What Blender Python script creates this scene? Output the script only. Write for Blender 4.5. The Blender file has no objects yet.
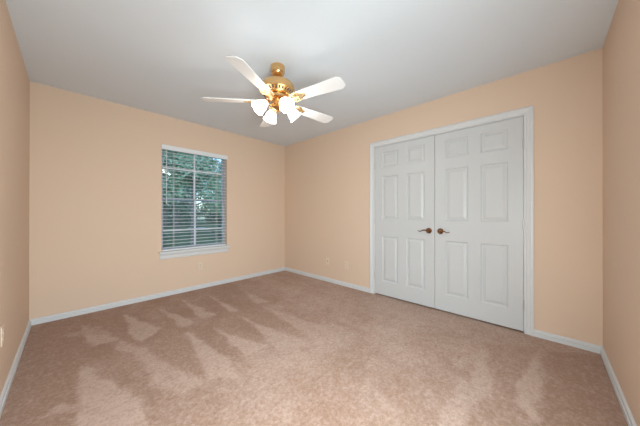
import bpy, bmesh, math, random
from mathutils import Vector, Matrix, noise
PI = math.pi
rnd = random.Random(7)
scene = bpy.context.scene
COL = scene.collection

# ------------------------------------------------------------------ camera
W, D, H = 3.22, 4.085, 2.453            # room: x -W..0, y -D..0
YAW = 0.811
cam_d = bpy.data.cameras.new('camera')
cam = bpy.data.objects.new('camera', cam_d)
COL.objects.link(cam)
cam.location = (-2.943, -3.756, 1.125)
cam.rotation_euler = (PI / 2 + 0.0015, 0, -YAW)
cam_d.sensor_width = 36
cam_d.lens = 238.0 / 640 * 36
cam_d.clip_start = 0.02
scene.camera = cam

# ------------------------------------------------------------------ world, light, exposure
world = bpy.data.worlds.new('world')
scene.world = world
world.use_nodes = True
wn = world.node_tree
bg = wn.nodes['Background']
sky = wn.nodes.new('ShaderNodeTexSky')
sky.sky_type = 'NISHITA'
sky.sun_disc = False
sky.sun_elevation = math.radians(48)
sky.sun_rotation = math.radians(200)
wn.links.new(sky.outputs[0], bg.inputs[0])
bg.inputs[1].default_value = 0.34
SHADE_E = 3.4        # glow of each frosted lamp shade
BULB_W = 1.2         # watts of each bulb inside its shade
vs = scene.view_settings
vs.view_transform = 'Standard'
vs.look = 'None'
vs.gamma = 1.0
vs.use_curve_mapping = False
vs.exposure = 0.12

def area_light(name, loc, size, power, color, rot):
    l = bpy.data.lights.new(name, 'AREA')
    l.shape = 'RECTANGLE'; l.size, l.size_y = size
    l.energy = power; l.color = color
    o = bpy.data.objects.new(name, l); COL.objects.link(o)
    o.location = loc; o.rotation_euler = rot
    return o

# added fill lamp, unseen, set in an invented doorway behind the camera
FILL_W = 77.0
area_light('added_fill', (-2.66, -4.16, 0.98), (0.86, 1.1), FILL_W, (0.80, 0.955, 1.0), (PI / 2 - .24, 0, -.66))

# ------------------------------------------------------------------ materials
def mat(name, color, rough=0.5, metal=0.0, bump=None, spec=0.5, vary=None):
    m = bpy.data.materials.new(name); m.use_nodes = True
    nt = m.node_tree; b = nt.nodes['Principled BSDF']
    b.inputs['Base Color'].default_value = (*color, 1)
    b.inputs['Roughness'].default_value = rough
    b.inputs['Metallic'].default_value = metal
    b.inputs['Specular IOR Level'].default_value = spec
    if bump or vary:
        tc = nt.nodes.new('ShaderNodeTexCoord')
    if bump:
        sc, st, dist = bump
        n = nt.nodes.new('ShaderNodeTexNoise'); n.inputs['Scale'].default_value = sc
        n.inputs['Detail'].default_value = 4
        bp = nt.nodes.new('ShaderNodeBump'); bp.inputs['Strength'].default_value = st
        bp.inputs['Distance'].default_value = dist
        nt.links.new(tc.outputs['Object'], n.inputs['Vector'])
        nt.links.new(n.outputs['Fac'], bp.inputs['Height'])
        nt.links.new(bp.outputs[0], b.inputs['Normal'])
    if vary:
        sc, c2 = vary
        n = nt.nodes.new('ShaderNodeTexNoise'); n.inputs['Scale'].default_value = sc
        n.inputs['Detail'].default_value = 3
        mx = nt.nodes.new('ShaderNodeMix'); mx.data_type = 'RGBA'
        mx.inputs[6].default_value = (*color, 1); mx.inputs[7].default_value = (*c2, 1)
        nt.links.new(tc.outputs['Object'], n.inputs['Vector'])
        nt.links.new(n.outputs['Fac'], mx.inputs[0])
        nt.links.new(mx.outputs[2], b.inputs['Base Color'])
    return m

M = {}
M['wall'] = mat('peach_wall_paint', (0.75, 0.575, 0.445), 0.75, bump=(90, 0.25, 0.002), spec=0.25)
M['ceil'] = mat('ceiling_paint', (0.73, 0.78, 0.835), 0.9, bump=(70, 0.3, 0.003), spec=0.1)
M['trim'] = mat('white_trim_paint', (0.70, 0.71, 0.725), 0.35)
M['door'] = mat('white_door_paint', (0.61, 0.62, 0.63), 0.38, bump=(30, 0.05, 0.001))
M['plate'] = mat('almond_plastic', (0.78, 0.63, 0.50), 0.4)
M['slot'] = mat('dark_slot', (0.08, 0.06, 0.05), 0.6)
M['brass'] = mat('polished_brass', (0.80, 0.50, 0.22), 0.22, 1.0)
M['brass2'] = mat('pale_gold', (0.90, 0.72, 0.42), 0.28, 1.0)
M['bronze'] = mat('antique_bronze', (0.33, 0.18, 0.10), 0.25, 1.0)
M['nickel'] = mat('hinge_steel', (0.62, 0.62, 0.62), 0.35, 0.9)
M['blade'] = mat('white_blade', (0.86, 0.86, 0.86), 0.35)
M['slat'] = mat('white_slat', (0.80, 0.82, 0.85), 0.45)
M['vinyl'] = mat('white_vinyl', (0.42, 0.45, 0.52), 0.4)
M['cord'] = mat('white_cord', (0.75, 0.76, 0.78), 0.7)
M['shell'] = mat('closet_wall', (0.5, 0.38, 0.28), 0.9)
M['bark'] = mat('bark', (0.30, 0.27, 0.25), 0.9, bump=(12, 0.6, 0.02), vary=(6, (0.16, 0.14, 0.12)))
M['grass'] = mat('grass', (0.10, 0.17, 0.06), 0.9, vary=(3, (0.17, 0.22, 0.10)), bump=(40, 0.6, 0.02))
M['drive'] = mat('concrete', (0.62, 0.62, 0.62), 0.9, vary=(2, (0.5, 0.5, 0.5)))
M['leaf_a'] = mat('leaf_dark', (0.09, 0.17, 0.12), 0.5, vary=(1.3, (0.20, 0.34, 0.24)))
M['leaf_b'] = mat('leaf_light', (0.24, 0.40, 0.27), 0.5, vary=(1.6, (0.42, 0.58, 0.38)))

# frosted glass shade: a lamp that gives off light
def shade_mat():
    m = bpy.data.materials.new('frosted_shade'); m.use_nodes = True
    b = m.node_tree.nodes['Principled BSDF']
    b.inputs['Base Color'].default_value = (0.9, 0.9, 0.9, 1)
    b.inputs['Roughness'].default_value = 0.3
    b.inputs['Emission Color'].default_value = (1, 0.97, 0.93, 1)
    b.inputs['Emission Strength'].default_value = SHADE_E
    return m
M['shade'] = shade_mat()
def bulb_mat():
    m = bpy.data.materials.new('lit_bulb'); m.use_nodes = True
    b = m.node_tree.nodes['Principled BSDF']
    b.inputs['Emission Color'].default_value = (1, 0.92, 0.82, 1)
    b.inputs['Emission Strength'].default_value = 20
    return m
M['bulb'] = bulb_mat()
def glass_mat():
    m = bpy.data.materials.new('window_glass'); m.use_nodes = True
    nt = m.node_tree; nt.nodes.clear()
    out = nt.nodes.new('ShaderNodeOutputMaterial')
    tr = nt.nodes.new('ShaderNodeBsdfTransparent'); tr.inputs[0].default_value = (0.82, 0.93, 1.0, 1)
    gl = nt.nodes.new('ShaderNodeBsdfGlossy'); gl.inputs['Roughness'].default_value = 0.02
    fr = nt.nodes.new('ShaderNodeFresnel'); fr.inputs[0].default_value = 1.5
    mx = nt.nodes.new('ShaderNodeMixShader')
    nt.links.new(fr.outputs[0], mx.inputs[0]); nt.links.new(tr.outputs[0], mx.inputs[1])
    nt.links.new(gl.outputs[0], mx.inputs[2]); nt.links.new(mx.outputs[0], out.inputs[0])
    return m
M['glass'] = glass_mat()
def carpet_mat():
    m = bpy.data.materials.new('carpet'); m.use_nodes = True
    nt = m.node_tree; b = nt.nodes['Principled BSDF']; L = nt.links.new
    b.inputs['Roughness'].default_value = 1.0
    b.inputs['Specular IOR Level'].default_value = 0.05
    b.inputs['Sheen Weight'].default_value = 0.15
    tc = nt.nodes.new('ShaderNodeTexCoord')
    at = nt.nodes.new('ShaderNodeAttribute'); at.attribute_name = 'nap_and_dimming'
    def nz(scale, detail, rough=0.6):
        n = nt.nodes.new('ShaderNodeTexNoise'); n.inputs['Scale'].default_value = scale
        n.inputs['Detail'].default_value = detail; n.inputs['Roughness'].default_value = rough
        L(tc.outputs['Object'], n.inputs['Vector']); return n.outputs['Fac']
    def mth(op, a, b_):
        n = nt.nodes.new('ShaderNodeMath'); n.operation = op
        for i, v in enumerate((a, b_)):
            if isinstance(v, (int, float)): n.inputs[i].default_value = v
            else: L(v, n.inputs[i])
        return n.outputs[0]
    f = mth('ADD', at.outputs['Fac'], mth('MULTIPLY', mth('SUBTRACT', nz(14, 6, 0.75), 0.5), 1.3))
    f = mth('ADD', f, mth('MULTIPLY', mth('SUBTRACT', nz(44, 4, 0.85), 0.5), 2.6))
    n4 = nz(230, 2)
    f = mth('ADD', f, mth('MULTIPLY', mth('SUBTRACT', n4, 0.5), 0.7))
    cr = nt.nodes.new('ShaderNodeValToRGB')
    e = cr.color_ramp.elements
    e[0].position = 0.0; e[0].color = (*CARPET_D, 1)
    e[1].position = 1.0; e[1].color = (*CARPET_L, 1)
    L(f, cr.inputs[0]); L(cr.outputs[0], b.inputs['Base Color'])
    bp = nt.nodes.new('ShaderNodeBump'); bp.inputs['Strength'].default_value = 0.7
    bp.inputs['Distance'].default_value = 0.006
    L(mth('ADD', n4, nz(60, 3)), bp.inputs['Height']); L(bp.outputs[0], b.inputs['Normal'])
    return m
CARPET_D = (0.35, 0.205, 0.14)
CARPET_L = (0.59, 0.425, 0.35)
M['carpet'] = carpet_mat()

# ------------------------------------------------------------------ helpers
def obj(name, bm, m, parent=None, loc=(0, 0, 0), rot=(0, 0, 0), smooth=False, bevel=0):
    me = bpy.data.meshes.new(name)
    bmesh.ops.recalc_face_normals(bm, faces=bm.faces)
    if smooth:
        for f in bm.faces: f.smooth = True
    bm.to_mesh(me); bm.free()
    for mm in (m if isinstance(m, (list, tuple)) else [m]): me.materials.append(mm)
    o = bpy.data.objects.new(name, me); COL.objects.link(o)
    o.location = loc; o.rotation_euler = rot
    if parent: o.parent = parent
    if smooth:
        md = o.modifiers.new('edges', 'EDGE_SPLIT'); md.split_angle = math.radians(38)
    if bevel:
        md = o.modifiers.new('bevel', 'BEVEL'); md.width = bevel; md.segments = 2
        md.limit_method = 'ANGLE'
    return o
def empty(name, loc, rotz=0, label=None, cat=None, group=None):
    o = bpy.data.objects.new(name, None); COL.objects.link(o)
    o.location = loc; o.rotation_euler = (0, 0, rotz); o.empty_display_size = 0.05
    tag(o, label, cat, group)
    return o
def tag(o, label=None, cat=None, group=None):
    if label: o['label'] = label
    if cat: o['category'] = cat
    if group: o['group'] = group
def struct(o, label, cat):
    o['kind'] = 'structure'; o['label'] = label; o['category'] = cat
    return o
def box(bm, x0, x1, y0, y1, z0, z1, mtx=None):
    vs_ = [Vector((x, y, z)) for x in (x0, x1) for y in (y0, y1) for z in (z0, z1)]
    if mtx: vs_ = [mtx @ v for v in vs_]
    v = [bm.verts.new(p) for p in vs_]
    for f in ((0, 1, 3, 2), (4, 6, 7, 5), (0, 4, 5, 1), (2, 3, 7, 6), (0, 2, 6, 4), (1, 5, 7, 3)):
        bm.faces.new([v[i] for i in f])
    return bm
def lathe(bm, prof, n=32, mtx=None, wave=None):
    rings = []
    for i, (r, z) in enumerate(prof):
        if r < 1e-5:
            p = Vector((0, 0, z)); rings.append([bm.verts.new(mtx @ p if mtx else p)]); continue
        ring = []
        for k in range(n):
            a = 2 * PI * k / n
            rr = r * (1 + (wave(i, a) if wave else 0))
            p = Vector((rr * math.cos(a), rr * math.sin(a), z))
            ring.append(bm.verts.new(mtx @ p if mtx else p))
        rings.append(ring)
    for a, b in zip(rings, rings[1:]):
        if len(a) == 1 and len(b) == 1: continue
        for k in range(n):
            k2 = (k + 1) % n
            if len(a) == 1: bm.faces.new((a[0], b[k], b[k2]))
            elif len(b) == 1: bm.faces.new((a[k], b[0], a[k2]))
            else: bm.faces.new((a[k], b[k], b[k2], a[k2]))
    return bm
def tube(bm, pts, r, n=8):
    pts = [Vector(p) for p in pts]
    rr = r if isinstance(r, (list, tuple)) else [r] * len(pts)
    prev = None; up = None
    for i, p in enumerate(pts):
        t = (pts[min(i + 1, len(pts) - 1)] - pts[max(i - 1, 0)]).normalized()
        if up is None:
            up = t.orthogonal().normalized()
        up = (up - t * up.dot(t)).normalized()
        s = t.cross(up)
        ring = [bm.verts.new(p + rr[i] * (up * math.cos(2 * PI * k / n) + s * math.sin(2 * PI * k / n))) for k in range(n)]
        if prev:
            for k in range(n): bm.faces.new((prev[k], prev[(k + 1) % n], ring[(k + 1) % n], ring[k]))
        else: bm.faces.new(ring[::-1])
        prev = ring
    bm.faces.new(prev)
    return bm
def prism(bm, pts, z0, z1, mtx=None):
    lo = [Vector((x, y, z0)) for x, y in pts]; hi = [Vector((x, y, z1)) for x, y in pts]
    if mtx: lo = [mtx @ p for p in lo]; hi = [mtx @ p for p in hi]
    lo = [bm.verts.new(p) for p in lo]; hi = [bm.verts.new(p) for p in hi]
    bm.faces.new(lo[::-1]); bm.faces.new(hi)
    n = len(pts)
    for i in range(n): bm.faces.new((lo[i], lo[(i + 1) % n], hi[(i + 1) % n], hi[i]))
    return bm
def B(): return bmesh.new()

# ------------------------------------------------------------------ room shell
T = 0.14
WX0, WX1, WZ0, WZ1 = -2.088, -1.184, 0.605, 2.052      # window opening
DY0, DY1, DZ = -3.615, -2.003, 2.056                  # closet opening
GAPZ = -0.05
# carpet: floor with brushed pile, its colour also dimmed near the camera
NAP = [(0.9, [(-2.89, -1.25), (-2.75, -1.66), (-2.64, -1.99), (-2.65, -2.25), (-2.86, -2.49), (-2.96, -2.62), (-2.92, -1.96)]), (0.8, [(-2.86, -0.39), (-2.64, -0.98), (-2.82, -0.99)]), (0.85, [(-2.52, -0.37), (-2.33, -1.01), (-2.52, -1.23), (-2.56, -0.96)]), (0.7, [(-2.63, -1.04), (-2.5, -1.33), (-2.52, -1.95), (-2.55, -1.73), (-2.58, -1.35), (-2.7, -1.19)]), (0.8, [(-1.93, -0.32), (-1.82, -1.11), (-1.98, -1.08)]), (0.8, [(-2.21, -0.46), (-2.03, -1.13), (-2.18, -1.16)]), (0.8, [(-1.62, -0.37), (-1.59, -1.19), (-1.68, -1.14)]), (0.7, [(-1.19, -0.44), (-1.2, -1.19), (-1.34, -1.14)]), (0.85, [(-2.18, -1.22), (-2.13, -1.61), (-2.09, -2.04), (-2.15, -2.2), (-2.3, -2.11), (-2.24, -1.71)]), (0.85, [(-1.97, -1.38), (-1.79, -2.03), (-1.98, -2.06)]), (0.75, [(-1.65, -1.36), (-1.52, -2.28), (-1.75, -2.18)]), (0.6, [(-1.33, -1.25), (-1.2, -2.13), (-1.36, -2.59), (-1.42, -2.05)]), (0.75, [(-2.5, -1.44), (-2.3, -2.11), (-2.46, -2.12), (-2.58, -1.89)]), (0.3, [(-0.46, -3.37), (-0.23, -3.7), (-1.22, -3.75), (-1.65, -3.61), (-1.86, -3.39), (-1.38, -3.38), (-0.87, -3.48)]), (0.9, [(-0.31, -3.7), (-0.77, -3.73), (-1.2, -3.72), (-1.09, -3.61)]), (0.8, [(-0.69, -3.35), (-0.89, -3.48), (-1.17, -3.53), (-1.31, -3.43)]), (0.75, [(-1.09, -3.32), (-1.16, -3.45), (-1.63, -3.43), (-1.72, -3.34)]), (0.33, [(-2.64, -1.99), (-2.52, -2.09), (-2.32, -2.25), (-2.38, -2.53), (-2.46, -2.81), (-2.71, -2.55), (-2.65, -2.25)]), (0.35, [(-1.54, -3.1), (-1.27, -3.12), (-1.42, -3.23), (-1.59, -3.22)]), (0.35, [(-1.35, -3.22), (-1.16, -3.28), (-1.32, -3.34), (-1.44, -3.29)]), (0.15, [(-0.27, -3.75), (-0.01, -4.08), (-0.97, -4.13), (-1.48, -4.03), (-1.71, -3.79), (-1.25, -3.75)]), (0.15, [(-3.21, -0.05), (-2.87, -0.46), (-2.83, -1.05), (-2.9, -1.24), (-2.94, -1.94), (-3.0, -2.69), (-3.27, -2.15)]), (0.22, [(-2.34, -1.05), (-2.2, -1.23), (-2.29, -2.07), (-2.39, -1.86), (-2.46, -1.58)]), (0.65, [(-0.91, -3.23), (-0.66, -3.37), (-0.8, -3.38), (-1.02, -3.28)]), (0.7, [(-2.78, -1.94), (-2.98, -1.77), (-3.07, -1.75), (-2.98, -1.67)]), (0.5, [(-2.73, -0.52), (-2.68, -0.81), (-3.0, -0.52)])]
def inside_d(px, py, P):
    ins = False; dm = 1e9
    n = len(P)
    for i in range(n):
        x0, y0 = P[i]; x1, y1 = P[(i + 1) % n]
        if (y0 > py) != (y1 > py) and px < (x1 - x0) * (py - y0) / (y1 - y0) + x0: ins = not ins
        dx, dy = x1 - x0, y1 - y0
        t = max(0, min(1, ((px - x0) * dx + (py - y0) * dy) / (dx * dx + dy * dy + 1e-12)))
        dm = min(dm, math.hypot(px - x0 - t * dx, py - y0 - t * dy))
    return dm if ins else -dm
bm = B()
nx, ny = 162, 204
grid = []; vals = []
X1 = 0.75
for j in range(ny + 1):
    row = []
    for i in range(nx + 1):
        x = -W + W * i / nx; y = -D + D * j / ny
        row.append(bm.verts.new((x, y, 0)))
        wob = noise.noise(Vector((x * 7, y * 7, 0))) * 0.03
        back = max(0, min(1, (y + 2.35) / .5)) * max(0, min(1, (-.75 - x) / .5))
        v = 0.52 - .33 * back - .20 * max(0, min(1, (-2.4 - y) / .6)) * max(0, min(1, (-.9 - x) / .6)) + 0.22 * noise.noise(Vector((x * 1.7, y * 1.7, 3))) + 0.22 * noise.noise(Vector((x * 5, y * 3.2, 8))) + 0.12 * noise.noise(Vector((x * 13, y * 8, 2)))  # near-camera darkening painted in to offset the fill lamp's hot spot
        for val, P in NAP:
            d = inside_d(x, y, P) + wob
            s = max(0, min(1, 0.5 + d / 0.035))
            s = s * s * (3 - 2 * s)
            v += (val - v) * s * 0.9
        vals.append(v)
    grid.append(row)
for j in range(ny):
    for i in range(nx):
        bm.faces.new((grid[j][i], grid[j][i + 1], grid[j + 1][i + 1], grid[j + 1][i]))
bm.verts.ensure_lookup_table()
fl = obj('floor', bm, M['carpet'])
a = fl.data.attributes.new('nap_and_dimming', 'FLOAT', 'POINT')
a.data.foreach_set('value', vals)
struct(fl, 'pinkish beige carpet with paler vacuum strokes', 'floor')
bm = B(); box(bm, 0, X1, DY0 - .3, DY1 + .3, -0.06, 0.0)
struct(obj('floor', bm, M['carpet']), 'carpeted floor inside the closet', 'floor')
bm = B(); box(bm, -W - T, T, -D - T, T, H, H + 0.12)
struct(obj('ceiling', bm, M['ceil']), 'pale grey painted ceiling', 'ceiling')
bm = B(); box(bm, -W - T, -W, -D - T, T, -0.1, H)
struct(obj('wall_left', bm, M['wall']), 'peach wall at the left edge of the photo', 'wall')
bm = B()
EX0, EX1, EZ = -3.10, -2.22, 2.04                     # unseen doorway, added behind the camera to let the fill lamp in
box(bm, -W, EX0, -D - T, -D, -0.1, H); box(bm, EX1, T, -D - T, -D, -0.1, H); box(bm, EX0, EX1, -D - T, -D, EZ, H)
struct(obj('wall_front', bm, M['wall']), 'peach wall at the right edge of the photo', 'wall')
bm = B()
xs = [-W, WX0, WX1, T]; zs = [-0.1, WZ0, WZ1, H]
for i in range(3):
    for k in range(3):
        if i == 1 and k == 1: continue
        box(bm, xs[i], xs[i + 1], 0, T, zs[k], zs[k + 1])
bmesh.ops.remove_doubles(bm, verts=bm.verts, dist=1e-5)
struct(obj('wall_back', bm, M['wall']), 'peach wall holding the window', 'wall')
bm = B()
box(bm, 0, T, -D, DY0, -0.1, H); box(bm, 0, T, DY1, 0, -0.1, H); box(bm, 0, T, DY0, DY1, DZ, H)
struct(obj('wall_right', bm, M['wall']), 'peach wall holding the white double closet doors', 'wall')
bm = B()
box(bm, X1, X1 + .05, DY0 - .3, DY1 + .3, -.06, H); box(bm, T, X1, DY0 - .35, DY0 - .3, -.06, H)
box(bm, T, X1, DY1 + .3, DY1 + .35, -.06, H); box(bm, T, X1, DY0 - .3, DY1 + .3, H - .05, H)
struct(obj('wall_closet', bm, M['shell']), 'walls inside the closet', 'wall')

# baseboards: swept profile (v = out of the wall, z)
BP = [(0, 0), (.016, 0), (.016, .028), (.006, .032), (.006, .037), (.012, .040), (.011, .052), (.003, .060), (0, .060)]
def base_strip(name, p0, p1, n, e0, e1, label):
    """profile along p0-p1 on wall, n = normal into the room, e0/e1 = mitre sign at each end"""
    bm = B(); p0 = Vector((*p0, 0)); p1 = Vector((*p1, 0)); n = Vector((*n, 0)); t = (p1 - p0).normalized()
    a = [bm.verts.new(p0 + n * v + t * v * e0 + Vector((0, 0, z))) for v, z in BP]
    b = [bm.verts.new(p1 + n * v - t * v * e1 + Vector((0, 0, z))) for v, z in BP]
    for i in range(len(BP) - 1): bm.faces.new((a[i], a[i + 1], b[i + 1], b[i]))
    bm.faces.new(a); bm.faces.new(b[::-1])
    return struct(obj(name, bm, M['trim']), label, 'baseboard')
base_strip('baseboard_back', (-W, 0), (0, 0), (0, -1), 1, 1, 'white baseboard under the window wall')
base_strip('baseboard_left', (-W, -D), (-W, 0), (1, 0), 1, 1, 'white baseboard along the left wall')
base_strip('baseboard_front', (-W, -D), (0, -D), (0, 1), 1, 1, 'white baseboard along the wall at the right edge')
CW = 0.059
o = base_strip('baseboard_right', (0, 0), (0, DY1 + CW), (-1, 0), 1, 0, 'white baseboard between the far corner and the closet casing')
o = base_strip('baseboard_right', (0, DY0 - CW), (0, -D), (-1, 0), 0, 1, 'short white baseboard between the closet casing and the near right corner')

# closet casing: mitred frame, profile (u outward from opening, v out of the wall)
CP = [(-.004, 0), (-.004, .012), (.006, .014), (.012, .011), (.030, .013), (.040, .019), (.051, .019), (CW, .015), (CW, 0)]
bm = B(); st = []
for u, v in CP:
    st.append([bm.verts.new((-v, DY1 + u, 0)), bm.verts.new((-v, DY1 + u, DZ + u)),
               bm.verts.new((-v, DY0 - u, DZ + u)), bm.verts.new((-v, DY0 - u, 0))])
for a, b in zip(st, st[1:]):
    for k in range(3): bm.faces.new((a[k], a[k + 1], b[k + 1], b[k]))
struct(obj('trim_1', bm, M['trim']), 'white moulded casing around the double closet doors', 'door casing')
bm = B()
J = 0.012
box(bm, -.002, T, DY1 - J, DY1, 0, DZ); box(bm, -.002, T, DY0, DY0 + J, 0, DZ); box(bm, -.002, T, DY0 + J, DY1 - J, DZ - J, DZ)
# stops
box(bm, .045, .06, DY1 - J - .012, DY1 - J, 0, DZ - J); box(bm, .045, .06, DY0 + J, DY0 + J + .012, 0, DZ - J)
box(bm, .045, .06, DY0 + J, DY1 - J, DZ - J - .012, DZ - J)
struct(obj('trim_2', bm, M['trim']), 'white jamb inside the closet casing', 'door jamb')

# ------------------------------------------------------------------ six-panel doors
def door_mesh(w, h, t=0.035):
    """front face at x=0 looking to -x; y from 0 to w; z from 0 to h"""
    bm = B()
    s, m_ = 0.112, 0.112
    pw = (w - 2 * s - m_) / 2
    ys = [0, s, s + pw, s + pw + m_, w - s, w]
    zs = [0, .185, .80, 1.025, 1.615, 1.74, 1.945, h]
    g = {}
    def V(x, y, z):
        k = (round(x, 5), round(y, 5), round(z, 5))
        if k not in g: g[k] = bm.verts.new(k)
        return g[k]
    for i in range(5):
        for k in range(7):
            y0, y1, z0, z1 = ys[i], ys[i + 1], zs[k], zs[k + 1]
            if i in (1, 3) and k in (1, 3, 5):
                rings = []
                for off, dep in ((0, 0), (.004, .003), (.010, .0095), (.020, .0105), (.044, .002), (.048, .0015)):
                    rings.append([V(dep, y0 + off, z0 + off), V(dep, y1 - off, z0 + off), V(dep, y1 - off, z1 - off), V(dep, y0 + off, z1 - off)])
                for a, b in zip(rings, rings[1:]):
                    for q in range(4): bm.faces.new((a[q], a[(q + 1) % 4], b[(q + 1) % 4], b[q]))
                bm.faces.new(rings[-1])
            else:
                bm.faces.new((V(0, y0, z0), V(0, y1, z0), V(0, y1, z1), V(0, y0, z1)))
    # sides and back
    bot = [V(0, y, 0) for y in ys]; top = [V(0, y, h) for y in ys]
    lef = [V(0, 0, z) for z in zs]; rig = [V(0, w, z) for z in zs]
    b0, b1, b2, b3 = V(t, 0, 0), V(t, w, 0), V(t, w, h), V(t, 0, h)
    bm.faces.new((b0, b1, b2, b3)); bm.faces.new(bot + [b1, b0]); bm.faces.new(top + [b2, b3])
    bm.faces.new(lef + [b3, b0]); bm.faces.new(rig + [b2, b1])
    return bm
dw = (DY1 - DY0 - 2 * J - 0.010) / 2
ya, yb = DY0 + J + .003, DY1 - J - .003 - dw       # right-hand leaf, left-hand leaf
DH = DZ - J - .003 - .014
def lever(parent, y, sgn):
    """rosette, neck and a wavy lever pointing along y*sgn; wall normal -x"""
    bm = B()
    mt = Matrix.Rotation(-PI / 2, 4, 'Y')
    lathe(bm, [(0, 0), (.033, 0), (.034, .004), (.031, .008), (.024, .011), (.020, .016), (.013, .020), (.012, .040), (.016, .044), (.017, .052), (.013, .058), (0, .060)], 28, mt)
    pts = []; rad = []
    for i in range(15):
        q = i / 14
        pts.append((-.052 - .003 * math.sin(q * PI), sgn * (.005 + q * .104), .013 * math.sin(q * 2 * PI * .80 + .3) * (.4 + .6 * q) + .002 - .006 * q + .014 * max(0, q - .75) / .25))
        rad.append(.0085 - .0048 * q)
    tube(bm, pts, rad, 10)
    return obj('door_handle', bm, M['bronze'], parent, (0, y, .905), smooth=True)
def hinges(parent, y):
    for z in (.26, 1.02, 1.78):
        bm = B()
        for k in range(3):
            lathe(bm, [(0, 0), (.0058, 0), (.0058, .027), (0, .027)], 12, Matrix.Translation((0, 0, k * .029 - .0435)))
        lathe(bm, [(0, 0), (.004, 0), (.0035, .006), (0, .008)], 10, Matrix.Translation((0, 0, .0435)))
        box(bm, -.001, .02, -.0012, .0012, -.043, .043)
        obj('hinge', bm, M['nickel'], parent, (-.0055, y, z - .014), smooth=True)
d2 = obj('door_2', door_mesh(dw, DH), M['door'], None, (.004, ya, .014))
struct(d2, 'white six-panel closet door, right-hand leaf', 'door')
h2 = lever(d2, dw - .062, -1); hinges(d2, -.0015)
d1 = obj('door_1', door_mesh(dw, DH), M['door'], None, (.004, yb, .014))
struct(d1, 'white six-panel closet door, left-hand leaf', 'door')
h1 = lever(d1, .062, 1); hinges(d1, dw + .0015)

# ------------------------------------------------------------------ window
wroot = empty('window_1', (0, 0, 0)); wroot['kind'] = 'structure'
wroot['label'] = 'white double-hung window behind the blind'; wroot['category'] = 'window'
bm = B()
fy0, fy1 = .085, .135
fw = .016
box(bm, WX0, WX0 + fw, fy0, fy1, WZ0, WZ1); box(bm, WX1 - fw, WX1, fy0, fy1, WZ0, WZ1)
box(bm, WX0 + fw, WX1 - fw, fy0, fy1, WZ0, WZ0 + fw); box(bm, WX0 + fw, WX1 - fw, fy0, fy1, WZ1 - fw, WZ1)
obj('window_frame', bm, M['vinyl'], wroot, bevel=.002)
ZM = 1.325
def sash(z0, z1, y, zc):
    bm = B(); s = .022
    x0, x1 = WX0 + fw, WX1 - fw
    box(bm, x0, x0 + s, y, y + .025, z0, z1); box(bm, x1 - s, x1, y, y + .025, z0, z1)
    box(bm, x0 + s, x1 - s, y, y + .025, z0, z0 + s); box(bm, x0 + s, x1 - s, y, y + .025, z1 - s, z1)
    xc = (x0 + x1) / 2
    sh = obj('window_sash', bm, M['vinyl'], wroot, bevel=.002)
    bm = B()
    box(bm, xc - .011, xc + .011, y + .006, y + .018, z0 + s, z1 - s)
    box(bm, x0 + s, xc - .011, y + .006, y + .018, zc - .010, zc + .010)
    box(bm, xc + .011, x1 - s, y + .006, y + .018, zc - .010, zc + .010)
    obj('muntin', bm, M['slat'], sh)
    bm = B(); box(bm, x0 + s, x1 - s, y + .010, y + .014, z0 + s, z1 - s)
    obj('pane', bm, M['glass'], sh)
sash(WZ0 + fw, ZM + .016, .086, .885); sash(ZM - .016, WZ1 - fw, .107, 1.765)
bm = B()
box(bm, WX0, WX1, 0, .075, WZ0 - .028, WZ0 + .002)
box(bm, WX0 - .035, WX1 + .035, -.045, 0, WZ0 - .028, WZ0 + .002)
bmesh.ops.remove_doubles(bm, verts=bm.verts, dist=1e-5)
obj('window_sill', bm, M['trim'], wroot, bevel=.003)
bm = B()
prof = [(0, .505), (-.008, .505), (-.012, .515), (-.012, .555), (-.018, .562), (-.018, .572), (0, .572)]
a = [bm.verts.new((WX0 - .02, v, z)) for v, z in prof]; b = [bm.verts.new((WX1 + .02, v, z)) for v, z in prof]
for i in range(len(prof)): bm.faces.new((a[i], a[(i + 1) % 7], b[(i + 1) % 7], b[i]))
bm.faces.new(a); bm.faces.new(b[::-1])
obj('window_apron', bm, M['trim'], wroot)

# venetian blind
bl = empty('window_blind', ((WX0 + WX1) / 2, .035, WZ1), 0, 'white horizontal-slat blind hanging open in the window', 'blind')
hw = (WX1 - WX0) / 2 - .006
bm = B()
box(bm, -hw - .010, hw + .010, -.050, -.040, -.058, .004)
box(bm, -hw - .010, hw + .010, -.053, -.050, -.052, -.002)
obj('valance', bm, M['slat'], bl, bevel=.002)
bm = B(); box(bm, -hw, hw, -.026, .026, -.045, -.002); obj('headrail', bm, M['slat'], bl, bevel=.002)
bm = B()
BZ = WZ0 - WZ1 + .022
n = 28; z_top = -.085
pitch = (z_top - (BZ + .03)) / (n - 1)
tilt = math.radians(4)
for i in range(n):
    z = z_top - i * pitch
    a = []
    for (v, c) in ((-.025, 0), (-.012, .0022), (0, .003), (.012, .0022), (.025, 0)):
        a.append((v * math.cos(tilt), z + c + v * math.sin(tilt)))
    prev = None
    for sgn in (-1, 1):
        ring = [bm.verts.new((sgn * hw, v, zz)) for v, zz in a] + [bm.verts.new((sgn * hw, v, zz - .0028)) for v, zz in reversed(a)]
        if prev:
            for k in range(10): bm.faces.new((prev[k], prev[(k + 1) % 10], ring[(k + 1) % 10], ring[k]))
            bm.faces.new(ring)
        else: bm.faces.new(ring[::-1])
        prev = ring
obj('slats', bm, M['slat'], bl)
bm = B(); box(bm, -hw, hw, -.026, .026, BZ - .018, BZ + .002); obj('bottom_rail', bm, M['slat'], bl, bevel=.003)
for x in (-.30, .0, .30):
    if x == 0: continue
    bm = B()
    for v in (-.026, .026): tube(bm, [(x, v, -.04), (x, v, BZ)], .0013, 6)
    tube(bm, [(x, 0, -.04), (x, 0, BZ)], .0011, 6)
    obj('ladder_cord', bm, M['cord'], bl)
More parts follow.
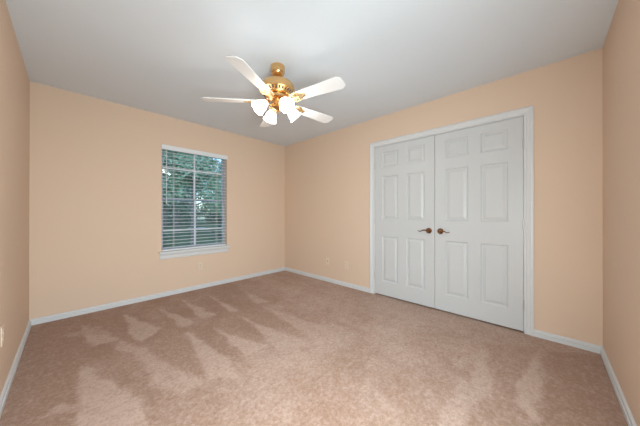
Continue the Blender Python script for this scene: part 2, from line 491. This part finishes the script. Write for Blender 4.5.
bm = B(); tube(bm, [(-hw + .05, -.036, -.04), (-hw + .05, -.037, -.75)], .004, 8)
lathe(bm, [(0, 0), (.006, .004), (.006, .05), (.004, .055), (0, .056)], 10, Matrix.Translation((-hw + .05, -.037, -.80)))
obj('tilt_wand', bm, M['cord'], bl, smooth=True)

# ------------------------------------------------------------------ ceiling fan
FZ = H
fan = empty("ceiling_fan", (-1.645, -1.995, FZ), 0, 'brass ceiling fan with five white blades and four glowing frosted shades', 'ceiling fan')
bm = B(); lathe(bm, [(0, 0), (.063, 0), (.064, -.006), (.062, -.05), (.056, -.068), (.040, -.084), (.022, -.090), (0, -.090)], 40)
obj('canopy', bm, M['brass'], fan, smooth=True)
bm = B(); lathe(bm, [(0, -.085), (.013, -.085), (.013, -.150), (0, -.150)], 20)
lathe(bm, [(.013, -.120), (.022, -.124), (.028, -.132), (.028, -.142), (.013, -.144)], 24)
obj('downrod', bm, M['brass'], fan, smooth=True)
bm = B(); lathe(bm, [(0, -.138), (.030, -.138), (.060, -.142), (.100, -.151), (.130, -.166), (.146, -.185), (.151, -.205), (.151, -.232), (.156, -.236), (.156, -.244), (.150, -.248), (.118, -.266), (.112, -.276), (.104, -.278), (0, -.278)], 48)
mh = obj('motor_housing', bm, M['brass'], fan, smooth=True)
bm = B()
for k in range(30):
    a = 2 * PI * k / 30
    mt = Matrix.Rotation(a, 4, 'Z') @ Matrix.Translation((.134, 0, -.2572)) @ Matrix.Rotation(math.radians(-29), 4, 'Y')
    box(bm, -.013, .013, -.0065, .0065, -.0015, .0015, mt)
obj('vent_slots', bm, M['slot'], mh)
bm = B(); lathe(bm, [(0, -.276), (.080, -.276), (.090, -.282), (.090, -.306), (.082, -.312), (0, -.312)], 40)
obj('flywheel', bm, M['brass'], fan, smooth=True)
bm = B(); lathe(bm, [(0, -.310), (.046, -.310), (.052, -.318), (.049, -.330), (.046, -.336), (.046, -.366), (.052, -.372), (.050, -.384), (.036, -.396), (.020, -.402), (.010, -.410), (.012, -.418), (.006, -.426), (0, -.428)], 40)
obj('switch_housing', bm, M['brass'], fan, smooth=True)

BLZ = -.325
BL = [(.185, -.050), (.622, -.067), (.655, -.040), (.655, .040), (.622, .067), (.185, .050), (.175, .035), (.175, -.035)]
def blade_bm():
    bm = B(); mt = Matrix.Rotation(math.radians(-12), 4, 'X')
    prism(bm, BL, 0, .006, mt); return bm
def iron_bm():
    bm = B(); mt = Matrix.Rotation(math.radians(-12), 4, 'X')
    # plate under the blade: three-lobed outline
    pts = []
    for i in range(36):
        a = 2 * PI * i / 36
        r = .040 + .009 * math.cos(3 * a)
        pts.append((.245 + r * 1.15 * math.cos(a), r * 1.0 * math.sin(a)))
    prism(bm, pts, -.005, -.0005, mt)
    # neck
    prism(bm, [(.10, -.018), (.15, -.011), (.21, -.018), (.21, .018), (.15, .011), (.10, .018)], -.006, .004, Matrix.Translation((0, 0, -.002)))
    tube(bm, [(.085, 0, .034), (.11, 0, .022), (.14, 0, .004), (.19, 0, -.004), (.24, 0, -.006)], [.012, .012, .010, .008, .006], 10)
    # scrolls either side
    for s in (-1, 1):
        p = []
        for i in range(22):
            q = i / 21; a = q * 2.2 * PI; r = .026 * (1 - .72 * q)
            p.append(mt @ Vector((.198 - .030 * (1 - q) + r * math.cos(a) * .9, s * (.034 + r * math.sin(a) * .9), -.006)))
        tube(bm, p, .0036, 8)
        tube(bm, [mt @ Vector(v) for v in ((.12, s * .010, -.004), (.155, s * .026, -.006), (.19, s * .052, -.006), (.235, s * .046, -.006))], .0042, 8)
    for (x, y) in ((.232, -.022), (.232, .022), (.275, 0)):
        lathe(bm, [(0, -.009), (.005, -.008), (.006, -.005), (.006, -.003), (0, -.003)], 10, mt @ Matrix.Translation((x, y, 0)))
    return bm
b0 = obj('blade', blade_bm(), M['blade'], fan, (0, 0, BLZ), bevel=.0015)
i0 = obj('blade_bracket', iron_bm(), M['brass2'], b0, smooth=True)
for k in range(5):
    a = math.radians(-5.6 + 72 * k + (0, 0, 0, -3.5, 0)[k])
    if k == 0: b, i_ = b0, i0
    else:
        b = b0.copy(); COL.objects.link(b); b.parent = fan
        i_ = i0.copy(); COL.objects.link(i_); i_.parent = b
    b.rotation_euler = (0, 0, a)
# light kit: arms, shades, bulbs
SH_TILT = math.radians(48)    # angle of the shade axis away from straight down
def shade_bm():
    bm = B()
    prof = [(.0, .004), (.018, .003), (.025, .000), (.027, -.010), (.030, -.022), (.040, -.040), (.050, -.058), (.053, -.076), (.054, -.092), (.060, -.106), (.066, -.114)]
    inner = [(r - .003, z) for r, z in reversed(prof[3:])]
    N = len(prof)
    def wave(i, a):
        k = i if i < N else 2 * N - i
        return .045 * max(0, min(1, (min(i, 2 * N - 1 - i) - 6) / 4)) * math.cos(8 * a)
    lathe(bm, prof + inner + [(.0, -.008)], 48, None, wave)
    return bm
sx, sz = .098, -.362
arm0 = B()
tube(arm0, [(.040, 0, -.352), (.062, 0, -.372), (.082, 0, -.372), (.098, 0, -.356), (.100, 0, -.350)], [.007, .0065, .0065, .007, .007], 10)
pp = []
for i in range(20):
    q = i / 19; a = -PI / 2 + q * 2.0 * PI; r = .017 * (1 - .6 * q)
    pp.append((.066 + r * math.cos(a), 0, -.388 + r * math.sin(a)))
tube(arm0, pp, .0034, 8)
mt = Matrix.Translation((sx, 0, sz + .012)) @ Matrix.Rotation(-SH_TILT, 4, 'Y')
lathe(arm0, [(0, .016), (.012, .014), (.020, .004), (.029, -.006), (.030, -.018), (.027, -.020), (0, -.012)], 28, mt)
ao = obj('light_arm', arm0, M['brass'], fan, smooth=True)
so = obj('lamp_shade', shade_bm(), M['shade'], ao, smooth=True)
so['label'] = 'glowing frosted tulip glass shade'
so.location = (sx + .006, 0, sz + .006); so.rotation_euler = (0, -SH_TILT, 0)
bm = B(); lathe(bm, [(0, -.008), (.012, -.010), (.013, -.030), (.022, -.050), (.026, -.066), (.020, -.084), (0, -.090)], 24)
bo = obj('bulb', bm, M['bulb'], ao, smooth=True)
bo.location = so.location; bo.rotation_euler = so.rotation_euler
for k in range(4):
    a = math.radians(-102.8 + 90 * k)
    if k == 0: A_, S_, B_ = ao, so, bo
    else:
        A_ = ao.copy(); COL.objects.link(A_); A_.parent = fan
        S_ = so.copy(); COL.objects.link(S_); S_.parent = A_
        B_ = bo.copy(); COL.objects.link(B_); B_.parent = A_
    A_.rotation_euler = (0, 0, a)
    l = bpy.data.lights.new('lamp_light', 'POINT'); l.energy = BULB_W; l.color = (1, .93, .84); l.shadow_soft_size = .02
    lo = bpy.data.objects.new('lamp_light', l); COL.objects.link(lo)
    lo.location = (fan.location.x + .215 * math.cos(a), fan.location.y + .215 * math.sin(a), H - .455)

for o_ in fan.children:
    if o_.name.split('.')[0] in ('downrod', 'motor_housing', 'flywheel', 'switch_housing', 'light_arm'): o_.location.z = .010

# ------------------------------------------------------------------ wall plates
def plate(name, loc, rotz, kind, label, catg, group=None):
    """face looks to local -y"""
    r = empty(name, loc, rotz, label, catg, group)
    bm = B(); w, h = (.035, .0575) if kind != 'wide' else (.058, .0575)
    box(bm, -w, w, -.006, 0, -h, h)
    obj('cover_plate', bm, M['plate'], r, bevel=.003)
    if kind == 'duplex':
        for s in (-1, 1):
            bm = B(); pts = []
            for i in range(24):
                a = 2 * PI * i / 24
                pts.append((.0165 * math.cos(a), max(-.0125, min(.0125, .0165 * math.sin(a)))))
            mt = Matrix.Translation((0, -.006, s * .0195)) @ Matrix.Rotation(PI / 2, 4, 'X')
            prism(bm, pts, 0, .002, mt)
            q = obj('socket', bm, M['plate'], r)
            bm = B()
            for x in (-.006, .006): box(bm, x - .0012, x + .0012, -.0086, -.0079, s * .0195 - .001, s * .0195 + .007)
            box(bm, -.002, .002, -.0086, -.0079, s * .0195 - .009, s * .0195 - .005)
            obj('socket_slots', bm, M['slot'], q)
        bm = B(); lathe(bm, [(0, .0015), (.003, .001), (.003, 0), (0, 0)], 12, Matrix.Translation((0, -.006, 0)) @ Matrix.Rotation(PI / 2, 4, 'X'))
        obj('screw', bm, M['plate'], r)
    else:
        bm = B(); box(bm, -.006, .006, -.0066, -.0058, -.008, .008); obj('jack', bm, M['slot'], r)
        for s in (-1, 1):
            bm = B(); lathe(bm, [(0, .0015), (.003, .001), (.003, 0), (0, 0)], 12, Matrix.Translation((0, -.006, s * .042)) @ Matrix.Rotation(PI / 2, 4, 'X'))
            obj('screw', bm, M['plate'], r)
    return r
plate('wall_outlet', (-1.595, 0, .333), 0, 'duplex', 'peach-beige power outlet on the wall below the window', 'outlet')
plate('phone_jack', (0, -1.14, .335), -PI / 2, 'jack', 'peach-beige jack plate, nearer the far corner, on the closet wall', 'wall plate')
plate('wall_outlet', (0, -1.53, .328), -PI / 2, 'duplex', 'peach-beige power outlet between the jack plate and the closet casing', 'outlet')
plate('wall_outlet', (-W, -1.41, .40), PI / 2, 'duplex', 'peach-beige power outlet on the left wall at the photo edge', 'outlet')

# ------------------------------------------------------------------ outside
bm = B(); box(bm, -30, 40, T + .02, 60, -.50, -.40)
struct(obj('floor', bm, M['grass']), 'shaded lawn outside the window', 'lawn')
bm = B(); box(bm, 5.45, 6.9, 19.5, 23.0, -.40, -.36)
struct(obj('path', bm, M['drive']), 'small pale concrete pad beyond the lawn', 'path')

def leaves(bm, c, rad, n, size, rr):
    for _ in range(n):
        while True:
            v = Vector((rr.uniform(-1, 1), rr.uniform(-1, 1), rr.uniform(-1, 1)))
            if .35 < v.length < 1: break
        p = Vector(c) + Vector((v.x * rad[0], v.y * rad[1], v.z * rad[2]))
        d = Vector((rr.uniform(-1, 1), rr.uniform(-1, 1), rr.uniform(-1, .4))).normalized()
        s = d.orthogonal().normalized(); s.rotate(Matrix.Rotation(rr.uniform(0, 6.28), 3, d))
        L = size * rr.uniform(.7, 1.3); w_ = L * .32
        up = d.cross(s) * L * .08
        vs_ = [bm.verts.new(p), bm.verts.new(p + d * L * .5 + s * w_ + up), bm.verts.new(p + d * L), bm.verts.new(p + d * L * .5 - s * w_ + up)]
        bm.faces.new(vs_)
def tree(x, y, h, trunk_r, crown, m, label, group, seed, lsize):
    rr = random.Random(seed)
    t = empty('tree', (x, y, -.40), 0, label, 'tree', group)
    bm = B()
    pts = [(rr.uniform(-.06, .06) * i, rr.uniform(-.05, .05) * i, h * i / 6) for i in range(7)]
    pts[0] = (0, 0, -.05)
    tube(bm, pts, [trunk_r * (1.25 - .14 * i) for i in range(7)], 12)
    tips = []
    for k in range(7):
        b = Vector(pts[2 + k % 4]); a = rr.uniform(0, 6.28)
        e = b + Vector((math.cos(a) * crown * .7, math.sin(a) * crown * .7, crown * .5))
        tube(bm, [b, (b + e) / 2 + Vector((0, 0, -.1)), e], [trunk_r * .35, trunk_r * .25, trunk_r * .1], 6)
        tips.append(e)
    obj('trunk', bm, M['bark'], t, smooth=True)
    bm = B()
    for e in tips + [Vector(pts[-1])]:
        leaves(bm, e, (crown * .55, crown * .55, crown * .42), 420, lsize, rr)
    for k in range(5):
        a = rr.uniform(0, 6.28); q = rr.uniform(.3, .8) * crown
        leaves(bm, (q * math.cos(a), q * math.sin(a), h * rr.uniform(.40, 1.0)), (crown * .5, crown * .5, crown * .4), 420, lsize, rr)
    obj('foliage', bm, M[m], t)
for x, y, h, r, c, m, lab, s, sz_ in [
    (.30, 6.0, 5.4, .09, 1.15, 'leaf_b', 'slim tree with a pale trunk in the middle of the window view', 1, .15),
    (.75, 12.5, 5.0, .16, 1.9, 'leaf_a', 'dark green tree at the left of the window view', 2, .17),
    (4.9, 13.4, 4.2, .16, 1.35, 'leaf_b', 'light green tree at the right of the window view', 3, .17),
    (2.9, 17.5, 6.4, .16, 2.3, 'leaf_a', 'dark green tree behind the slim pale-trunked one', 4, .2),
    (4.6, 28.0, 8.5, .25, 3.2, 'leaf_a', 'tall far tree behind the left part of the pale concrete pad', 5, .3),
    (13.0, 29.0, 5.5, .25, 2.8, 'leaf_b', 'tall far tree behind the right part of the pale concrete pad', 6, .3)]:
    tree(x, y, h, r, c, m, lab, 'trees beyond the lawn', s, sz_)
def shrub(x, y, r, m, label, seed, n=1500, ls=.15):
    rr = random.Random(seed)
    t = empty('shrub', (x, y, -.40), 0, label, 'shrub', 'shrubs outside the window')
    bm = B(); leaves(bm, (0, 0, r * .62), (r, r * .8, r * .7), n, ls, rr)
    obj('foliage', bm, M[m], t)
    bm = B()
    for k in range(6):
        a = k * PI / 3
        tube(bm, [(0, 0, -.03), (.3 * r * math.cos(a), .3 * r * math.sin(a), r * .4), (.6 * r * math.cos(a), .6 * r * math.sin(a), r * .9)], [.03, .02, .01], 6)
    obj('stem', bm, M['bark'], t)
for x, y, r, m, lab, s in [(-.6, 9.0, .75, 'leaf_a', 'dark rounded shrub at the left of the lawn', 11), (3.5, 10.4, .7, 'leaf_a', 'dark rounded shrub at the right of the lawn', 12),
                     (2.5, 25.2, 2.0, 'leaf_a', 'large dark shrub left of the pale concrete pad', 13), (6.5, 26.0, 2.2, 'leaf_a', 'large dark shrub behind the pale concrete pad', 14),
                     (12.6, 22.5, 1.9, 'leaf_b', 'large pale green shrub right of the pale concrete pad', 15)]:
    shrub(x, y, r, m, lab, s)
for x, y, r, lab, s in [(2.2, 35, 3.0, 'broad dense far thicket at the left of the window view', 21), (8.3, 36, 3.0, 'broad dense far thicket in the middle of the window view', 22), (14.4, 36, 3.0, 'broad dense far thicket at the right of the window view', 23)]:
    shrub(x, y, r, 'leaf_a', lab, s, 2600, .34)
